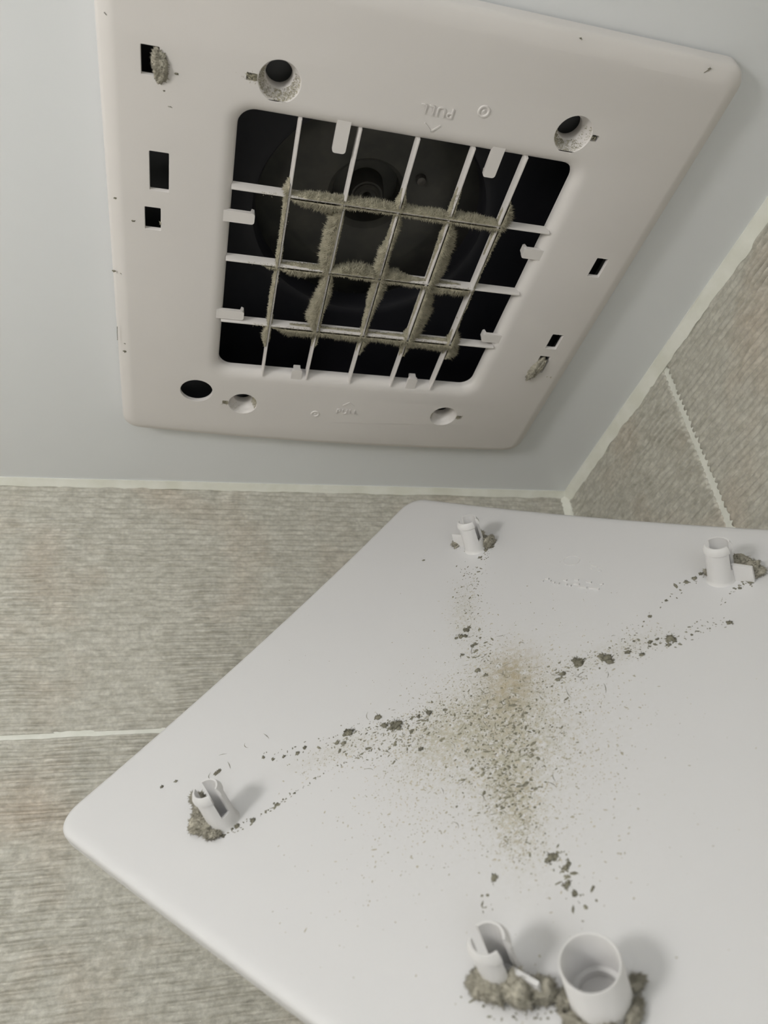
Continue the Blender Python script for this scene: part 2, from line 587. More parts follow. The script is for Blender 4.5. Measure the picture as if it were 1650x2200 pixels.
# raised lettering and marks on the frame
def raised_text(body, size, x, y, flip, parent, z=-12.0, dep=.55):
    cu = bpy.data.curves.new('lettering', 'FONT')
    cu.body = body
    cu.size = size * MM
    cu.extrude = dep * MM
    cu.align_x = 'CENTER'
    cu.align_y = 'CENTER'
    cu.space_character = 1.15
    tmp = bpy.data.objects.new('tmp', cu)
    C.objects.link(tmp)
    dg = bpy.context.evaluated_depsgraph_get()
    me = bpy.data.meshes.new_from_object(tmp.evaluated_get(dg))
    bpy.data.objects.remove(tmp)
    me.materials.clear()
    me.materials.append(M_frame)
    R = Matrix(((1, 0, 0), (0, -1, 0), (0, 0, -1))) if not flip else Matrix(((-1, 0, 0), (0, 1, 0), (0, 0, -1)))
    me.transform(Matrix.Translation((x * MM, y * MM, z * MM)) @ R.to_4x4())
    o = link(bpy.data.objects.new('raised_lettering', me), parent)
    o['label'] = 'raised word PULL on the plastic frame'
    return o


raised_text('PULL', 6.2, 4.0, 113.6, False, fan)
raised_text('PULL', 6.6, 4.2, -97.0, True, fan)


def stroke(bm, p, q, w, z, h):
    p, q = Vector((*p, 0)), Vector((*q, 0))
    d = (q - p).normalized()
    n = Vector((-d.y, d.x, 0)) * w / 2
    a = [p - n, q - n, q + n, p + n]
    lo = [bm.verts.new((v.x * MM, v.y * MM, z * MM)) for v in a]
    hi = [bm.verts.new((v.x * MM, v.y * MM, (z + h) * MM)) for v in a]
    bm.faces.new(hi)
    bm.faces.new(lo[::-1])
    for i in range(4):
        bm.faces.new((lo[i], lo[(i + 1) % 4], hi[(i + 1) % 4], hi[i]))


for y0, y1 in ((107.6, 104.2), (-90.5, -87.0)):
    bm = bmesh.new()
    stroke(bm, (0.2, y0), (4.0, y1), .65, -11.95, -.4)
    stroke(bm, (7.8, y0), (4.0, y1), .65, -11.95, -.4)
    bm_obj('raised_arrow', bm, M_frame, fan)
for x, y in ((25.6, -100.4), (-17.0, 118.0)):
    s2 = Shell()
    s2.chain([s2.loop(circ(x, y, r, 24), z) for r, z in ((3.0, -11.98), (2.7, -12.5), (2.1, -12.5), (1.7, -11.99), (.8, -11.99), (.6, -12.4), (.1, -12.45))])
    s2.build('raised_ring', M_frame, fan)

# housing behind the frame
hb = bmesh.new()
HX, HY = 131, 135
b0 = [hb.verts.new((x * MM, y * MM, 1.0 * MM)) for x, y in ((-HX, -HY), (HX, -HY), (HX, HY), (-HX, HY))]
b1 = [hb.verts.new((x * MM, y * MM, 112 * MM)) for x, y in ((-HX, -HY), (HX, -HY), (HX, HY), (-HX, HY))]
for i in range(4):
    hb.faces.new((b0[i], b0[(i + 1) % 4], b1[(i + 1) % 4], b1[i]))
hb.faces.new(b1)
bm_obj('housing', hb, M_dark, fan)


s5 = Shell()
fo = s5.loop(rrect(-130, 130, -134, 134, 4), 2.0)
fi = s5.loop(rrect(-84, 96, -82, 97, 6), 2.0)
s5.cap([fo, fi])
s5.build('mounting_flange', mat('flange_grey', (0.075, 0.078, 0.085), 0.6), fan)


def lathe(name, prof, m, parent, cx=0, cy=0, n=64, scale=MM):
    s3 = Shell()
    s3.chain([s3.loop(circ(cx, cy, r, n), z) for r, z in prof])
    return s3.build(name, m, parent, None, 35, scale)


# inlet plate with its round mouth
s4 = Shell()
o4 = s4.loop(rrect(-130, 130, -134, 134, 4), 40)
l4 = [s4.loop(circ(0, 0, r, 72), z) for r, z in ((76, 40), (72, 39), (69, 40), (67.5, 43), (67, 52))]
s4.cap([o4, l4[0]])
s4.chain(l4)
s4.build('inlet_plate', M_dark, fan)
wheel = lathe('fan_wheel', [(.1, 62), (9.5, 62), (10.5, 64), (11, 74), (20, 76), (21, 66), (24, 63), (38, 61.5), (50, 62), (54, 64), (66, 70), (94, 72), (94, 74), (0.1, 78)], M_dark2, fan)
lathe('motor_shaft', [(.1, 54), (2.2, 54), (2.7, 55), (2.7, 63)], M_steel, fan, n=24)
lathe('hub_ring', [(5.2, 61), (6.8, 59.6), (8.2, 61), (8.2, 63)], M_dark2, fan, n=40)
lathe('screw', [(.1, 58.5), (2.6, 58.8), (3.2, 60), (3.2, 62.5)], M_steel, fan, 29.5, -16.7, n=20)
bl = bmesh.new()
box_bm(bl, (-.4 * MM, -4 * MM, 46 * MM), (.4 * MM, 5 * MM, 72 * MM))
blade_me = bpy.data.meshes.new('fan_blade')
bl.to_mesh(blade_me)
bl.free()
blade_me.materials.append(M_dark2)
for k in range(44):
    a = 2 * math.pi * k / 44
    b_ = link(bpy.data.objects.new('fan_blade', blade_me), fan)
    b_.location = (86 * math.cos(a) * MM, 86 * math.sin(a) * MM, 0)
    b_.rotation_euler = (0, 0, a + math.radians(55))


# ------------------------------------------------------------------ lint
class Fuzz:
    def __init__(s):
        s.v, s.f = [], []

    def hair(s, p, d, L, w):
        d = np.asarray(d, float)
        d /= (np.linalg.norm(d) + 1e-9)
        a = np.cross(d, rng.normal(size=3))
        a /= (np.linalg.norm(a) + 1e-9)
        b = np.cross(d, a)
        i = len(s.v)
        s.v += [p + a * w, p + (-.5 * a + .87 * b) * w, p + (-.5 * a - .87 * b) * w, p + d * L + rng.normal(size=3) * L * .12]
        s.f += [(i, i + 1, i + 3), (i + 1, i + 2, i + 3), (i + 2, i, i + 3)]

    def grid(s, P):
        n, k = P.shape[:2]
        i0 = len(s.v)
        s.v += list(P.reshape(-1, 3))
        for i in range(n - 1):
            for j in range(k - 1):
                a = i0 + i * k + j
                s.f.append((a, a + 1, a + k + 1, a + k))

    def blob(s, c, r, seed, rough=.3, sub=3, hairs=0, hl=1.2, zmin=None, axes=None):
        bm = bmesh.new()
        bmesh.ops.create_icosphere(bm, subdivisions=sub, radius=1)
        V = np.array([v.co[:] for v in bm.verts])
        T = [tuple(v.index for v in f.verts) for f in bm.faces]
        bm.free()
        q = np.random.default_rng(seed)
        D = np.ones(len(V))
        for sc, am in ((1.6, rough), (3.7, rough * .55), (8, rough * .45), (17, rough * .35)):
            w = q.normal(size=(5, 3)) * sc
            ph = q.uniform(0, 6.3, 5)
            D += am * np.sin(V @ w.T + ph).mean(1) * 1.4
        P = V * D[:, None] * np.asarray(r, float)
        if axes is not None:
            P = P @ np.asarray(axes).T
        P = P + np.asarray(c, float)
        if zmin is not None:
            P[:, 2] = np.maximum(P[:, 2], zmin)
        i0 = len(s.v)
        s.v += list(P)
        s.f += [tuple(i0 + i for i in t) for t in T]
        c = np.asarray(c, float)
        for h in range(hairs):
            i = q.integers(len(P))
            if zmin is not None and P[i, 2] < zmin + .05:
                continue
            d = (P[i] - c)
            s.hair(P[i] - d * .04, d / np.linalg.norm(d) + q.normal(size=3) * .6, hl * q.uniform(.3, 1.1), .22)

    def build(s, name, parent, m, stuff=True, label=None):
        me = bpy.data.meshes.new(name)
        V = np.array(s.v) * MM
        me.from_pydata([tuple(v) for v in V], [], s.f)
        me.materials.append(m)
        me.polygons.foreach_set('use_smooth', [True] * len(me.polygons))
        o = link(bpy.data.objects.new(name, me), parent)
        if stuff:
            o['kind'] = 'stuff'
        if label:
            o['label'] = label
        return o


def bar_lint(axis, p, prof, parent, seed, front=None):
    """prof: (s, reach on the low side, reach on the high side) along the bar"""
    F = Fuzz()
    prof = np.array(prof, float)
    s = np.arange(prof[0, 0], prof[-1, 0] + .01, .4)

    def put(a, ss, zz):
        return np.stack([a, ss, zz], -1) if axis == 'v' else np.stack([ss, a, zz], -1)
    for side, col in ((-1, 1), (1, 2)):
        e = np.interp(s, prof[:, 0], prof[:, col])
        e = e * (1 + .2 * smoothnoise2(s, s * 0 + side, 3.0, seed) + .22 * smoothnoise2(s, s * 0 + side, 1.0, seed + 1))
        e = np.where(e < .12, 0, e)
        if e.max() <= 0:
            continue
        zc, hz = -9.6, 2.9
        th = np.linspace(-math.pi / 2, math.pi / 2, 11)
        P = np.zeros((len(s), 11, 3))
        for j, t in enumerate(th):
            wob = 1 + .3 * smoothnoise2(s, s * 0 + j * 3.3, 1.3, seed + 5 + j)
            off = .75 + np.maximum(e * .7 * wob - .05, 0) * max(math.cos(t), 0) ** .7
            hh = hz * np.clip(e / .8, .0, 1.0)
            a = p + side * np.where(e > 0, off, .3)
            P[:, j] = put(a, s, zc + hh * math.sin(t) * (1 + .12 * wob))
        F.grid(P)
        # hairs standing off the felted core
        cnt = np.where(e > 0, 6 + 9 * np.clip(e, 0, 5), 0)
        for i in range(len(s)):
            for _ in range(int(cnt[i])):
                t = rng.uniform(-1.5, 1.2)
                off = .75 + max(e[i] * .68 - .05, 0) * max(math.cos(t), 0) ** .7
                zz = zc + hz * min(e[i] / .8, 1) * math.sin(t)
                ss = s[i] + rng.uniform(-.25, .25)
                d2 = np.array([side * (math.cos(t) + .3), rng.normal() * .5, math.sin(t) * .8 + rng.normal() * .3])
                L = rng.uniform(.25, 1.0) ** 1.3 * (0.8 + .75 * min(e[i], 4))
                if axis == 'h':
                    d2 = d2[[1, 0, 2]]
                F.hair(put(p + side * off, ss, zz), d2, L, .24)
    # grains sitting on the front edge
    if front:
        for a, b, n in front:
            for _ in range(n):
                ss = rng.uniform(a, b)
                F.hair(put(p + rng.normal() * .45, ss, -11.9), np.array([rng.normal() * .8, rng.normal() * .8, -.6]), rng.uniform(.3, .8), .22)
    F.build('lint', parent, M_dust, label='grey lint felted onto the bar')


bar_lint('v', VB[0], [(-52, 0, 0), (-50, .5, 0), (-46, 2.6, 0), (-43, 2.0, .5), (-41, 1.4, 0), (-30, .9, 0), (0, .9, .2), (30, 1.2, 0), (42, 1.0, .2), (48, 2.2, .2), (54, 2.2, .3), (60, .5, 0), (62, 0, 0)], vbars[0], 101, [(-44, 44, 160)])
bar_lint('v', VB[1], [(-47, 0, .2), (-43, .6, .5), (-38, 3.0, .3), (-34, 5.2, .3), (-20, 6.2, .5), (-8, 5.2, .4), (-1, 3.4, .4), (4, 2.4, 1.6), (14, 2.6, 2.2), (22, 4.0, 1.8), (30, 6.4, 1.0), (37, 6.0, .6), (41, 2.5, .6), (46, .7, 1.2), (54, .4, .8), (60, 0, 0)], vbars[1], 111, [(0, 56, 120)])
bar_lint('v', VB[2], [(-57, 0, 0), (-52, .3, .5), (-47, 1.0, 1.6), (-42, .4, .6), (-36, .3, 2.2), (-27, .5, 2.2), (-22, .8, 1.4), (-17, 2.2, 1.2), (-8, 3.0, 2.2), (0, 2.6, 3.0), (8, 1.6, 3.8), (16, 1.6, 2.8), (26, 1.0, 1.6), (38, .8, 1.0), (44, .6, 2.0), (50, .4, 3.2), (56, .2, 1.4), (62, 0, 0)], vbars[2], 121, [(-50, 52, 260)])
bar_lint('v', VB[3], [(-62, 0, 0), (-56, .3, .4), (-46, .6, .9), (-42, .4, .5), (-38, .2, 2.5), (-32, .6, 5.5), (-22, .4, 7.6), (-12, .2, 7.0), (-2, .2, 4.8), (4, .2, 4.0), (12, .3, 5.5), (20, .3, 8.0), (28, .2, 8.6), (36, .2, 6.0), (42, 1.2, 3.0), (47, 2.2, 3.2), (52, 1.0, 2.0), (58, .2, .5), (60, 0, 0)], vbars[3], 131, [(-60, -38, 60), (42, 58, 40)])
bar_lint('v', VB[4], [(-58, 0, 0), (-53, .1, 2.6), (-46, .2, 4.2), (-42, .4, 2.4), (-38, .4, 2.0), (-32, .2, 1.3), (-10, 0, .7), (20, .1, .5), (33, .1, .8), (39, .5, 3.6), (44, 1.4, 5.0), (49, .4, 6.8), (53, .2, 6.2), (55, 0, 1.6), (57, 0, 0)], vbars[4], 141)
bar_lint('h', HB[0], [(-62, 0, 0), (-55, .2, .3), (-52, .5, 2.8), (-44, 1.4, 3.4), (-37, 1.6, 5.2), (-31, 1.6, 4.4), (-28, 1.5, 1.6), (-12, 1.8, 1.2), (0, 1.8, 1.2), (14, 1.7, 1.6), (28, 1.8, 1.8), (44, 1.5, 1.8), (54, .7, 2.0), (58, .2, .4), (60, 0, 0)], hbars[0], 151, [(-70, 57, 420)])
bar_lint('h', HB[1], [(-66, 0, 0), (-60, 0, 1.2), (-54, .2, 1.5), (-50, .3, 3.6), (-42, .5, 3.4), (-35, .5, 2.4), (-28, .6, 1.0), (-20, 3.2, 1.2), (-10, 4.0, 1.6), (0, 2.0, 2.2), (10, 3.0, 1.6), (15, .8, 1.8), (26, .2, 2.4), (34, .3, 5.0), (44, .2, 4.6), (52, 0, 3.0), (56, 0, .5), (58, 0, 0)], hbars[1], 161, [(-72, 54, 420)])
bar_lint('h', HB[2], [(-60, 0, 0), (-53, 0, .8), (-49, 0, 3.0), (-40, .2, 4.6), (-32, .2, 4.8), (-26, .2, 2.8), (-14, .2, 3.8), (0, .2, 3.8), (12, .2, 3.4), (24, .3, 4.4), (36, .3, 4.2), (48, .3, 5.6), (57, .4, 4.0), (61, 0, .5), (63, 0, 0)], hbars[2], 171, [(-66, 60, 420)])

# lint clumps caught in the slots and cups of the frame
F = Fuzz()
F.blob((-116.4, -95.2, -11.0), (3.2, 6.2, 2.8), 201, .3, 4, 900, 1.2)
F.build('lint_clump', fan, M_lump, label='grey lint clump stuck in the square slot')
F = Fuzz()
F.blob((119.4, 57.8, -11.8), (3.6, 9.3, 3.6), 202, .25, 4, 1300, 1.4, axes=[[.97, -.24, 0], [.24, .97, 0], [0, 0, 1]])
F.build('lint_clump', fan, M_lump, label='grey lint clump bulging out of the lower slot')


def cup_lint(cx, cy, arcs, seed):
    F = Fuzz()
    q = np.random.default_rng(seed)
    for a0, a1, n in arcs:
        for _ in range(n):
            a = math.radians(q.uniform(a0, a1))
            r = 9.1 - 2.6 * q.random() ** 1.5
            z = -11.4 + (9.1 - r) * 2.1
            p = np.array([cx + r * math.cos(a), cy + r * math.sin(a), z])
            F.hair(p, np.array([-math.cos(a), -math.sin(a), -.6]) + q.normal(size=3) * .6, q.uniform(.3, .8), .2)
    F.build('cup_lint', fan, M_dust)


cup_lint(-67, -97, [(-20, 210, 520), (20, 100, 250)], 301)
cup_lint(72.3, -97.2, [(40, 190, 460), (-30, 40, 60)], 302)
cup_lint(72.2, 111.2, [(150, 215, 130)], 303)
cup_lint(-65.5, 113.2, [(-40, 30, 380), (100, 150, 30)], 304)
for (cx, cy, sgn), n, seed in zip(CUPS, (200, 40, 60, 130), (311, 312, 313, 314)):
    F = Fuzz()
    q = np.random.default_rng(seed)
    for _ in range(n):
        x = cx + sgn * (9.4 + abs(q.normal()) * 2.4)
        F.hair(np.array([x, cy + q.normal() * .9, -11.7]), np.array([q.normal(), q.normal(), -.5]), q.uniform(.4, 1.4), .22)
    F.build('tab_lint', fan, M_dust)
# specks and scuffs lying along the frame
F = Fuzz()
for x, y, r in [(140.6, -75.7, .9), (140.6, -70.6, 1.1), (140.7, -44.2, .7), (141, 5.7, .9), (141, 10.2, 1.1), (141, -6.8, .6), (140.6, 30.5, .8),
                (141, 22, .9), (140.8, 48, .6), (128.1, 143.6, 1.6), (135.5, 137.2, 1.0), (130.3, 64, .4), (133.0, 64, .4), (-116.5, -17.6, .4)]:
    z = -11.9 if abs(x) < 134 and abs(y) < 136 else -4.5
    F.blob((x, y, z), (r, r * 1.6, r * .6), int(500 + x), .4, 1, 8, 1.0)
F.build('edge_lint', fan, M_dust)
F = Fuzz()
for x, y, r in [(-137.4, -27.9, .7), (-140.1, 16.4, .8), (-136.1, 17.5, .6), (-136.7, 75.2, 1.1), (-133.5, 75.6, .6), (-136.5, 68.9, .5), (-109.9, -92.7, .75), (-114.6, -84.6, .5),
                (121.1, -136.6, .5), (56.7, -137.6, .5), (-112, -78, .35), (-129.5, -17, .7)]:
    z = -12.0 if abs(x) < 133 and abs(y) < 136 else -11.0
    F.blob((x, y, z), (r * 1.3, r * .7, r * .3), int(700 + x), .4, 1, 3, .8)
for p, q_ in [((-137.2, -111.0), (-133.6, -107.6)), ((-135.5, -109.6), (-131.5, -106.5)), ((-140.6, 56), (-140.8, 66)), ((122, -137), (119, -133.5))]:
    for t in np.linspace(0, 1, 14):
        F.hair(np.array([p[0] + (q_[0] - p[0]) * t, p[1] + (q_[1] - p[1]) * t, -11.1]), np.array([q_[0] - p[0], q_[1] - p[1], 0]) + rng.normal(size=3) * .3, 1.3, .22)
F.build('scuff_marks', fan, M_speck)

# ------------------------------------------------------------------ cover panel held under the fan
PK = 0.95
PM = MM * PK
CAM = Vector((0, 0, -.3446))
T0 = Vector((0.12752, 0.31148, -0.23321))
RP = Matrix(((-0.6997, 0.5873, -0.4069), (-0.1018, -0.6456, -0.7568), (-0.7072, -0.4881, 0.5115)))
RP = RP.to_quaternion().normalized().to_matrix()
cover = empty('cover_panel')
cover.matrix_world = Matrix.Translation(CAM + (T0 - CAM) * PK) @ RP.to_4x4()
tag(cover, 'removed white plastic fan cover, inside face up with pegs and dust', 'cover')


def dish(x, y):
    return 4.0 * ((x / 150) ** 2 + (y / 150) ** 2) - 3.1


# panel material: off-white plastic with a tan dust stain spread out from the middle
M_panel = mat('cover_plastic', (0.68, 0.675, 0.68), 0.42, 0.45)
pb = M_panel.node_tree.nodes['Principled BSDF']
ptc = nd(M_panel, 'ShaderNodeTexCoord')


def pmath(op, a, b=None):
    n = nd(M_panel, 'ShaderNodeMath', operation=op)
    for i, v in enumerate((a, b)):
        if v is None:
            continue
        if isinstance(v, (int, float)):
            n.inputs[i].default_value = v
        else:
            lk(M_panel, v, n.inputs[i])
    return n.outputs[0]


def ellip(cx, cy, rx, ry, ang):
    mp = nd(M_panel, 'ShaderNodeMapping', vector_type='TEXTURE')
    mp.inputs['Location'].default_value = (cx * PM, cy * PM, 0)
    mp.inputs['Rotation'].default_value = (0, 0, math.radians(ang))
    mp.inputs['Scale'].default_value = (rx * PM, ry * PM, 1)
    lk(M_panel, ptc.outputs['Object'], mp.inputs['Vector'])
    sx = nd(M_panel, 'ShaderNodeSeparateXYZ')
    lk(M_panel, mp.outputs[0], sx.inputs[0])
    r2 = pmath('ADD', pmath('MULTIPLY', sx.outputs[0], sx.outputs[0]), pmath('MULTIPLY', sx.outputs[1], sx.outputs[1]))
    return pmath('POWER', 2.718, pmath('MULTIPLY', r2, -1.0))


def psum(lst):
    s = lst[0]
    for t in lst[1:]:
        s = pmath('ADD', s, t)
    return s


grey_field = psum([ellip(20, 12, 26, 22, 35), pmath('MULTIPLY', ellip(52, 36, 24, 9, 38), .75), pmath('MULTIPLY', ellip(36, -12, 20, 12, 0), .55),
                   pmath('MULTIPLY', ellip(-42, -47, 22, 7, 35), .4), pmath('MULTIPLY', ellip(58, -50, 20, 6, -40), .42),
                   pmath('MULTIPLY', ellip(-40, 42, 20, 7, -40), .3), pmath('MULTIPLY', ellip(20, 15, 60, 45, 30), .2)])
brown_field = psum([ellip(-9, 1, 18, 11, 32), pmath('MULTIPLY', ellip(8, 6, 14, 10, 30), .4)])


def pnoise(scale, det=4):
    n = nd(M_panel, 'ShaderNodeTexNoise')
    n.inputs['Scale'].default_value = scale
    n.inputs['Detail'].default_value = det
    n.inputs['Roughness'].default_value = .65
    lk(M_panel, ptc.outputs['Object'], n.inputs['Vector'])
    return n.outputs['Fac']


def clamp01(s):
    n = nd(M_panel, 'ShaderNodeClamp')
    lk(M_panel, s, n.inputs[0])
    return n.outputs[0]


grain = pnoise(520, 5)
g1 = clamp01(pmath('MULTIPLY', grey_field, pmath('ADD', pmath('MULTIPLY', pmath('SUBTRACT', grain, .47), 4.5), .55)))
b1_ = clamp01(pmath('MULTIPLY', brown_field, pmath('ADD', pmath('MULTIPLY', pmath('SUBTRACT', pnoise(300, 4), .47), 4.0), .55)))
mxa = nd(M_panel, 'ShaderNodeMix', data_type='RGBA')
mxa.inputs[6].default_value = (0.68, 0.675, 0.68, 1)
mxa.inputs[7].default_value = (0.43, 0.41, 0.315, 1)
lk(M_panel, pmath('MULTIPLY', g1, .85), mxa.inputs['Factor'])
mxb = nd(M_panel, 'ShaderNodeMix', data_type='RGBA')
lk(M_panel, mxa.outputs[2], mxb.inputs[6])
mxb.inputs[7].default_value = (0.41, 0.35, 0.24, 1)
lk(M_panel, pmath('MULTIPLY', b1_, .95), mxb.inputs['Factor'])
lk(M_panel, mxb.outputs[2], pb.inputs['Base Color'])
lk(M_panel, pmath('ADD', pmath('MULTIPLY', clamp01(grey_field), .4), .42), pb.inputs['Roughness'])

# plate: a dished grid face, rolled rim and skirt
x0, x1, y0, y1 = -140.0, 152.0, -151.5, 151.5
sp = Shell()
rim = []
for inset, dz, r in ((10, 0, 6), (6, 0, 9), (3.2, -.12, 11), (1.2, -.7, 12.5), (.3, -1.7, 13.2), (0, -3.0, 13.5), (0, -7.2, 13.5), (1.6, -7.2, 12.5), (1.8, -3.0, 12.3)):
    rim.append(sp.loop(rrect(x0 + inset, x1 - inset, y0 + inset, y1 - inset, r, 8, 24), lambda x, y, d=dz: dish(x, y) + d))
sp.chain(rim)
# inner face built of rings shrinking to the middle so that it stays dished
prev = rim[0]
cx_, cy_ = (x0 + x1) / 2, (y0 + y1) / 2
base_pts = [(sp.v[i][0], sp.v[i][1]) for i in rim[0]]
for k in range(1, 24):
    t = 1 - k / 24
    cur = sp.loop([(cx_ + (x - cx_) * t, cy_ + (y - cy_) * t) for x, y in base_pts], lambda x, y: dish(x, y))
    sp.loft(prev, cur)
    prev = cur
sp.f.append(tuple(prev))
sp.flat.append(False)
# underside
prevb = rim[-1]
cur = None
base_b = [(sp.v[i][0], sp.v[i][1]) for i in prevb]
for k in range(1, 10):
    t = 1 - k / 10
    cur = sp.loop([(cx_ + (x - cx_) * t, cy_ + (y - cy_) * t) for x, y in base_b], lambda x, y: dish(x, y) - 2.6)
    sp.loft(prevb, cur)
    prevb = cur
sp.f.append(tuple(prevb[::-1]))
sp.flat.append(False)
plate = sp.build('plate', M_panel, cover, None, 50, PM)


# pegs: slotted tubes with a barbed collar
def peg(x, y, tab, parent):
    z0 = dish(x, y) - .3
    n = 64
    half = math.asin(2.3 / 6.1)
    prof_o = [(7.0, 0.0), (6.35, .7), (6.15, 2.0), (6.05, 7.0), (5.95, 16.2), (6.55, 16.8), (6.6, 18.0), (5.9, 19.6), (5.35, 20.4)]
    prof_i = [(4.7, 20.3), (4.75, 7.0), (4.75, 0.2)]
    prof = prof_o + prof_i
    SL = 7.0
    bm = bmesh.new()
    ang = []
    for s in (0, 1):
        a0 = math.pi / 2 + s * math.pi + half
        a1 = math.pi / 2 + (s + 1) * math.pi - half
        ang += list(np.linspace(a0, a1, 25))
        ang += list(np.linspace(a1, a1 + 2 * half, 5))[1:-1]
    gaps = set(list(range(24, 28)) + list(range(52, 56)))
    k = len(ang)
    grid = [[bm.verts.new(((x + r * math.cos(a)) * PM, (y + r * math.sin(a)) * PM, (z0 + z) * PM)) for r, z in prof] for a in ang]
    low_o, low_i = 3, 10   # the profile stations at slot depth
    for i in range(k):
        j = (i + 1) % k
        for s in range(len(prof) - 1):
            if i in gaps and low_o <= s < low_i:
                continue
            bm.faces.new((grid[i][s], grid[j][s], grid[j][s + 1], grid[i][s + 1]))
        if i in gaps:
            bm.faces.new((grid[i][low_o], grid[j][low_o], grid[j][low_i], grid[i][low_i]))
    for i in (24, 28 % k, 52, 56 % k):
        for sa, sb in ((3, 10),):
            a = grid[i]
            bm.faces.new([a[s] for s in range(sa, sb + 1)])
    o = bm_obj('peg', bm, M_post, parent, True, 38)
    # tab beside the foot
    bm = bmesh.new()
    t = .75
    L, H = 14.2, 9.0
    pts = [(5.2, 0), (L + .6, 0), (L, H), (5.2, H + .4)]
    a = [bm.verts.new(((x - t) * PM, (y + tab * p) * PM, (z0 + h) * PM)) for p, h in pts]
    b = [bm.verts.new(((x + t) * PM, (y + tab * p) * PM, (z0 + h) * PM)) for p, h in pts]
    bm.faces.new(a)
    bm.faces.new(b[::-1])
    for i in range(4):
        bm.faces.new((a[i], a[(i + 1) % 4], b[(i + 1) % 4], b[i]))
    bm_obj('tab', bm, M_post, o)
    return o


PEGS = [(111.5, -72, -1), (-97, -73, -1), (-97, 67, 1), (112, 66.5, 1)]
for x, y, t in PEGS:
    peg(x, y, t, cover)
# wide tube beside the nearest peg
zb = dish(104.2, 95)
tube = lathe('wide_tube', [(9.9, zb - .3), (9.2, zb + .5), (8.95, zb + 2), (8.75, zb + 17.6), (8.4, zb + 18.1), (8.1, zb + 18.0), (7.8, zb + 17.4), (7.7, zb + 3.2), (6.4, zb + 3.0), (6.2, zb + .4), (.1, zb + .4)], M_post, cover, 104.2, 95, 64, PM)


# moulded marking (not legible in the photo): short raised dashes, an underline and a ring
def mark(segs, w, h, name):
    bm = bmesh.new()
    for p, q_ in segs:
        z = dish(*p)
        P, Q = Vector((*p, 0)), Vector((*q_, 0))
        d = (Q - P).normalized()
        n = Vector((-d.y, d.x, 0)) * w / 2
        a = [P - n, Q - n, Q + n, P + n]
        lo = [bm.verts.new((v.x * PM, v.y * PM, (z - .1) * PM)) for v in a]
        hi = [bm.verts.new((v.x * PM, v.y * PM, (z + h) * PM)) for v in a]
        bm.faces.new(hi)
        for i in range(4):
            bm.faces.new((lo[i], lo[(i + 1) % 4], hi[(i + 1) % 4], hi[i]))
    return bm_obj(name, bm, M_post, cover)


mark([((-79.7, -17.8), (-79.6, -15.7)), ((-77.3, -18.7), (-77.2, -17.7)), ((-78.4, -14.8), (-78.3, -13.8)), ((-77.4, -12.4), (-77.3, -11.2)),
      ((-77.2, -9.5), (-77.1, -8.5)), ((-80.6, -7.7), (-80.5, -5.7)), ((-77.4, -5.0), (-77.3, -4.0)), ((-77.0, -2.8), (-76.9, -1.5)),
      ((-82.3, -2.2), (-82.1, .2)), ((-78.9, -1.0), (-78.8, 2.2)), ((-81.8, 4.8), (-81.7, 7.6)), ((-81.7, 12.2), (-81.6, 14)),
      ((-77.2, 2.0), (-77.1, 7.0)), ((-77.2, 8.2), (-77.3, 13.6))], .9, .8, 'moulded_marking')
mark([((-99.6 + 4.2 * math.sin(a) + 2.2, -11.1 + 4.6 * math.cos(a)), (-99.6 + 4.2 * math.sin(a + .5) + 2.2, -11.1 + 4.6 * math.cos(a + .5))) for a in np.arange(0, 6.2, .52)]
     + [((-95.5, 1.5), (-95.2, 4.5)), ((-94.5, 5), (-94.3, 8.0)), ((-91.8, 7), (-91.7, 8.5)), ((-93, 1.8), (-92.8, 3.2))], .5, .3, 'moulded_ring')

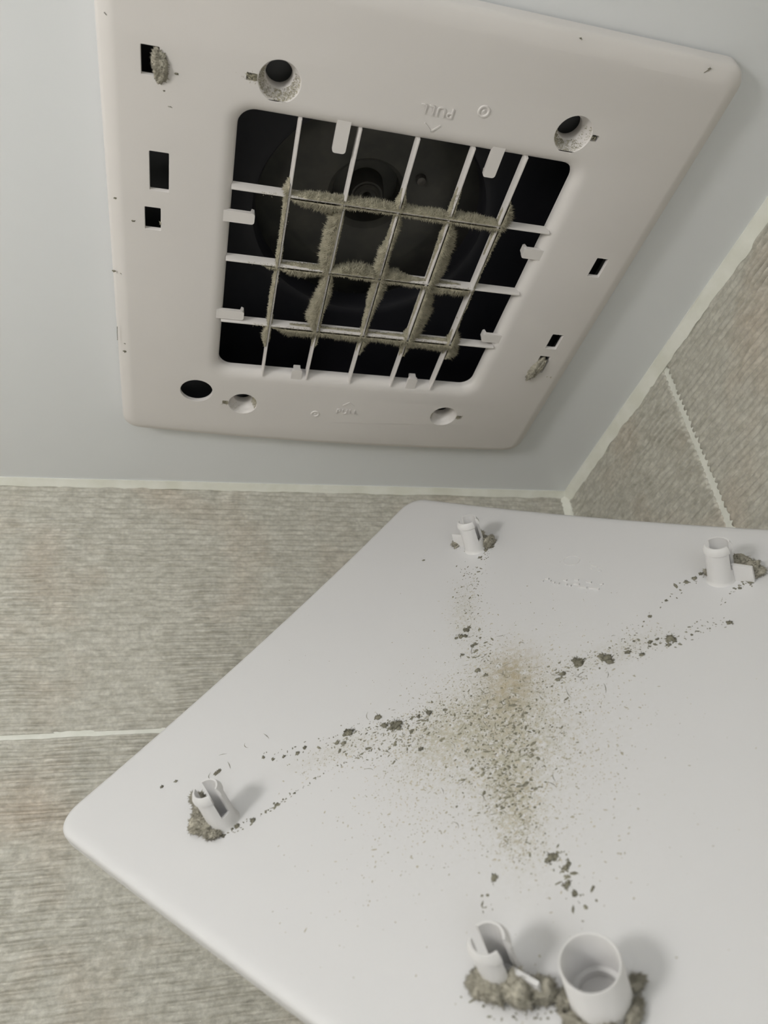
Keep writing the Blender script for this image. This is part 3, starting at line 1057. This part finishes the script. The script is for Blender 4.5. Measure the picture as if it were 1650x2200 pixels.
# lint clumps larger on the cover
CL = [[36.4, -34.1, 3.57], [36.5, -45.4, 1.72], [39.0, -39.4, 1.69], [49.4, -53.1, 2.55], [55.2, -51.0, 1.05], [56.4, -54.4, 1.05], [-25.4, 26.7, 2.71], [-26.8, 24.0, 1.68], [-31.8, 37.1, 2.48], [-30.4, 39.8, 1.85], [-32.6, 34.5, 1.67], [-51.1, 58.8, 2.26], [-50.7, 60.9, 1.43], [-47.1, 59.6, 1.22], [-38.2, 51.1, 1.22], [-37.9, 44.7, 1.44], [-67.3, 79.3, 1.42], [-16.8, 22.7, 1.45], [-12.9, 22.3, 1.23], [68.7, 60.7, 1.76], [67.1, 61.6, 1.12], [70.0, 60.0, 1.12], [70.1, 67.0, 1.41], [68.1, 67.0, 0.79], [75.7, 69.9, 1.38], [77.4, 73.7, 1.06], [83.7, 46.5, 1.28], [-25.4, -38.6, 1.41], [-24.2, -40.1, 0.94], [-26.8, -36.5, 1.17], [-31.2, -38.2, 1.66], [-33.2, -38.0, 1.19], [-21.6, -28.7, 1.15], [-22.8, -28.1, 1.38], [-14.0, -30.1, 0.91], [-6.7, -16.8, 1.53], [-5.4, -11.3, 1.3], [24.8, -23.6, 1.68], [94.4, -97.7, 1.28], [93.1, -97.5, 1.07], [105.4, -60.2, 1.36], [110.7, -64.4, 1.17], [112.6, -65.4, 0.78], [116.9, -66.1, 0.96], [77.6, -82.5, 0.86], [76.4, -77.2, 0.85], [73.1, -73.2, 0.85], [68.9, -68.4, 1.06], [64.9, -67.3, 1.06], [112.4, -117.1, 0.86], [106.8, -113.2, 0.86], [86.6, -52.9, 0.6], [-94.6, 55.3, 1.34], [-91.3, 52.7, 1.34], [-98.8, 56.8, 1.12], [-100.1, 80.5, 1.51], [-96.2, 79.5, 1.28], [-91.2, 76.9, 0.64], [-63.4, 45.1, 0.86], [-76.0, 48.1, 0.66], [-78.6, -99.0, 0.84], [-96.3, -65.6, 1.36], [-99.7, -63.4, 1.37], [-89.1, -65.2, 1.08], [-46.7, 51.4, 1.03], [-49.3, 53.6, 0.83], [28.5, -27.2, 1.26], [37.2, -24.8, 1.24], [44.2, -14.5, 1.0]]
for i, (x, y, r) in enumerate(CL):
    F = Fuzz()
    z = dish(x, y)
    q = np.random.default_rng(900 + i)
    r *= .8
    F.blob((x, y, z + .15), (r * q.uniform(.75, 1.1), r * q.uniform(.75, 1.1), r * .32), 900 + i, .55, 2, int(14 + 14 * r), r * .9, zmin=z - .02)
    for _ in range(3):
        a = q.uniform(0, 6.28)
        F.blob((x + math.cos(a) * r, y + math.sin(a) * r, z + .1), (r * .45, r * .35, r * .2), 1300 + i * 3 + _, .5, 1, 3, r * .7, zmin=z - .02)
    o = F.build('lint_crumb', cover, M_speck, stuff=False)
    o.data.transform(Matrix.Scale(PK, 4))


# specks: thousands of grains, one object per kind of dust
def grains(pts, sizes, elong, seed, name, m):
    q = np.random.default_rng(seed)
    V, Fc = [], []
    base = np.array([(1, 0, 0), (.3, .9, 0), (-.8, .6, 0), (-.8, -.6, 0), (.3, -.9, 0), (0, 0, .55)])
    tri = [(0, 1, 5), (1, 2, 5), (2, 3, 5), (3, 4, 5), (4, 0, 5)]
    for (x, y), r in zip(pts, sizes):
        if not (x0 + 4 < x < x1 - 4 and y0 + 4 < y < y1 - 4):
            continue
        a = q.uniform(0, 6.28)
        e = 1 + abs(q.normal()) * elong
        B = base * q.uniform(.6, 1.3, (6, 1)) * r
        B[:, 0] *= e
        ca_, sa_ = math.cos(a), math.sin(a)
        i = len(V)
        z = dish(x, y)
        for bx, by, bz in B:
            V.append(((x + ca_ * bx - sa_ * by) * PM, (y + sa_ * bx + ca_ * by) * PM, (z + bz) * PM))
        Fc += [tuple(i + k for k in t) for t in tri]
    o = mesh_obj(name, V, Fc, m, cover)
    o['kind'] = 'stuff'
    return o


def along(poly, w, n, q):
    poly = np.array(poly, float)
    d = np.r_[0, np.cumsum(np.linalg.norm(np.diff(poly, axis=0), axis=1))]
    t = q.uniform(0, d[-1], n)
    P = np.stack([np.interp(t, d, poly[:, 0]), np.interp(t, d, poly[:, 1])], 1)
    return P + q.normal(size=(n, 2)) * w


def cloud(cx, cy, sx, sy, ang, n, q):
    P = q.normal(size=(n, 2)) * (sx, sy)
    a = math.radians(ang)
    return np.stack([cx + P[:, 0] * math.cos(a) - P[:, 1] * math.sin(a), cy + P[:, 0] * math.sin(a) + P[:, 1] * math.cos(a)], 1)


q = np.random.default_rng(42)
dark = np.vstack([
    along([[78.6, -83.0], [65.7, -67.1], [51.4, -52.8], [34.8, -32.1], [16.9, -20.5]], 2.6, 60, q),
    along([[56, -56], [45, -43], [30, -24], [16.9, -12.5]], 4.5, 230, q),
    along([[104.8, -59.6], [88.4, -54.1], [70.8, -47.3], [52.1, -35.1]], .7, 60, q),
    along([[60, -41], [52.1, -35.1], [36.0, -15.2]], 3.5, 120, q),
    along([[-85, -70], [-65, -58], [-35.8, -42.6], [-11.7, -12.5]], 4.5, 150, q),
    along([[-94.4, -62.6], [-80, -58], [-62.7, -52.5]], .8, 26, q),
    along([[-66.9, 74.1], [-49.2, 57.8], [-33.2, 36.4], [-11.9, 19.3]], 3.0, 170, q),
    along([[-99, 57], [-73.9, 46.7], [-47.3, 39.3], [-18.7, 20.6]], 1.6, 55, q),
    along([[-102, 80], [-86, 74], [-78, 70]], 1.0, 26, q),
    along([[-104, 79], [-95, 79]], 1.6, 30, q),
    along([[65.1, 58.5], [72.8, 69.3], [84.3, 78.9]], 2.2, 60, q),
    along([[84.3, 46.8], [97.0, 50.5]], 1.2, 12, q),
    cloud(22, 14, 15, 12, 35, 620, q), cloud(38, 24, 12, 8, 35, 160, q),
    along([[38.9, 26.6], [53.9, 37.1], [72, 52]], 4.6, 170, q),
    along([[-100, -88], [-92, -84]], 1.4, 24, q), along([[-104, -66], [-94, -65]], 1.6, 30, q),
    along([[117, -80], [114, -66], [105, -61]], 1.2, 36, q),
    along([[120, 60], [122, 75], [112, 84]], 2.0, 40, q),
])
grains(dark, np.clip(np.exp(q.normal(-1.2, .42, len(dark))), .12, .9), .8, 43, 'dust_specks', M_speck)
fine = np.vstack([
    cloud(20, 12, 24, 20, 35, 4200, q), cloud(-8, 1, 12, 8, 32, 1100, q), cloud(36, -12, 18, 12, 0, 1100, q),
    along([[38.9, 26.6], [53.9, 37.1], [70, 50]], 5.5, 1000, q), cloud(25, 45, 28, 14, 20, 600, q), cloud(70, 5, 24, 16, 0, 420, q),
    along([[-72.9, -64.7], [-50, -51], [-11.7, -12.5]], 5.5, 420, q), along([[75, -58], [52.1, -42.1], [36.0, -20.2]], 5.5, 420, q),
    along([[-55, 52], [-33.2, 36.4], [-11.9, 19.3]], 5.5, 300, q), cloud(20, 15, 50, 38, 30, 500, q)])
grains(fine, np.clip(np.exp(q.normal(-1.62, .33, len(fine))), .08, .42), .9, 44, 'fine_dust', M_fine)

# fibres lying in the dust
F = Fuzz()
for cx, cy, sx, sy, n in ((15, 10, 18, 15, 46), (50, 34, 10, 8, 22), (-25, -30, 8, 8, 8), (-25, 30, 9, 8, 10), (80, -95, 9, 7, 5), (45, -40, 12, 10, 8)):
    for _ in range(n):
        x, y = cx + q.normal() * sx, cy + q.normal() * sy
        a, kx = q.uniform(0, 6.28), q.normal() * .25
        if n == 22:
            a = 2.3 + q.normal() * .25
        L = q.uniform(2, 6)
        st = L / 7
        for i in range(7):
            p = np.array([x, y, dish(x, y) + .1])
            d = np.array([math.cos(a), math.sin(a), 0])
            nrm = np.array([-d[1], d[0], 0])
            w = .16 * (1 - abs(i - 3) / 5)
            i0 = len(F.v)
            F.v += [p - nrm * w, p + nrm * w, p + d * st * 1.15 + nrm * w, p + d * st * 1.15 - nrm * w, p + d * st * .5 + np.array([0, 0, w])]
            F.f += [(i0, i0 + 1, i0 + 4), (i0 + 1, i0 + 2, i0 + 4), (i0 + 2, i0 + 3, i0 + 4), (i0 + 3, i0, i0 + 4)]
            x += d[0] * st
            y += d[1] * st
            a += kx
o = F.build('lint_fibres', cover, M_speck)
o.data.transform(Matrix.Scale(PK, 4))


# big lint lumps heaped against the pegs
def lump(parts, name, hairs, label):
    F = Fuzz()
    for i, (x, y, h, rx, ry, rz, ang) in enumerate(parts):
        a = math.radians(ang)
        z = dish(x, y)
        F.blob((x, y, z + h), (rx, ry, rz), int(abs(x * 7) + abs(y * 13) + i), .42, 4, hairs, 1.6, zmin=z - .3,
               axes=[[math.cos(a), -math.sin(a), 0], [math.sin(a), math.cos(a), 0], [0, 0, 1]])
    o = F.build(name, cover, M_lump, stuff=False, label=label)
    o.data.transform(Matrix.Scale(PK, 4))


lump([(114.5, -81.5, 3.2, 4.6, 5.2, 5.0, 0), (117.5, -77, 2.2, 4.8, 5.0, 3.6, 20), (112.5, -84.0, 7.0, 3.0, 3.6, 5.0, 0), (117.5, -72.5, 1.0, 3.5, 4.0, 2.0, 0)], 'lint_lump', 1500, 'thick grey lint heap against the left peg')
lump([(-104.0, -77, 1.5, 3.0, 6.5, 3.2, 10), (-101.5, -66.0, 1.2, 3.8, 2.6, 3.0, 0), (-99, -86.5, .8, 3.2, 3.0, 1.6, 0)], 'lint_lump', 900, 'grey lint behind the far peg')
lump([(-105.0, 73, 2.0, 3.4, 6.0, 4.0, 0), (-103.5, 79.5, 1.8, 4.2, 4.0, 3.2, 0), (-100, 59.8, .4, 2.4, 1.6, 1.4, 0)], 'lint_lump', 900, 'grey lint behind the tabbed peg')
lump([(116.5, 66.0, 2.5, 4.4, 5.2, 4.4, 0), (114.8, 74.0, 2.8, 4.2, 5.0, 4.6, 0), (110.8, 80.0, 2.6, 3.4, 3.6, 4.0, 0), (117.5, 61.5, 1.2, 3.0, 3.4, 2.4, 0)], 'lint_lump', 1500, 'soft grey lint heap at the foot of the nearest peg')
lump([(112.0, 99.5, 1.5, 3.2, 4.0, 2.6, 30), (104, 104.8, 1.2, 5.0, 2.0, 2.2, 0), (96.5, 101.5, 1.0, 3.4, 2.0, 2.0, -40), (113.5, 93.0, 1.2, 2.4, 5.0, 2.4, 0), (110.0, 86.5, .8, 2.2, 2.2, 1.8, 0)], 'lint_lump', 900, 'grey lint ring around the wide tube')
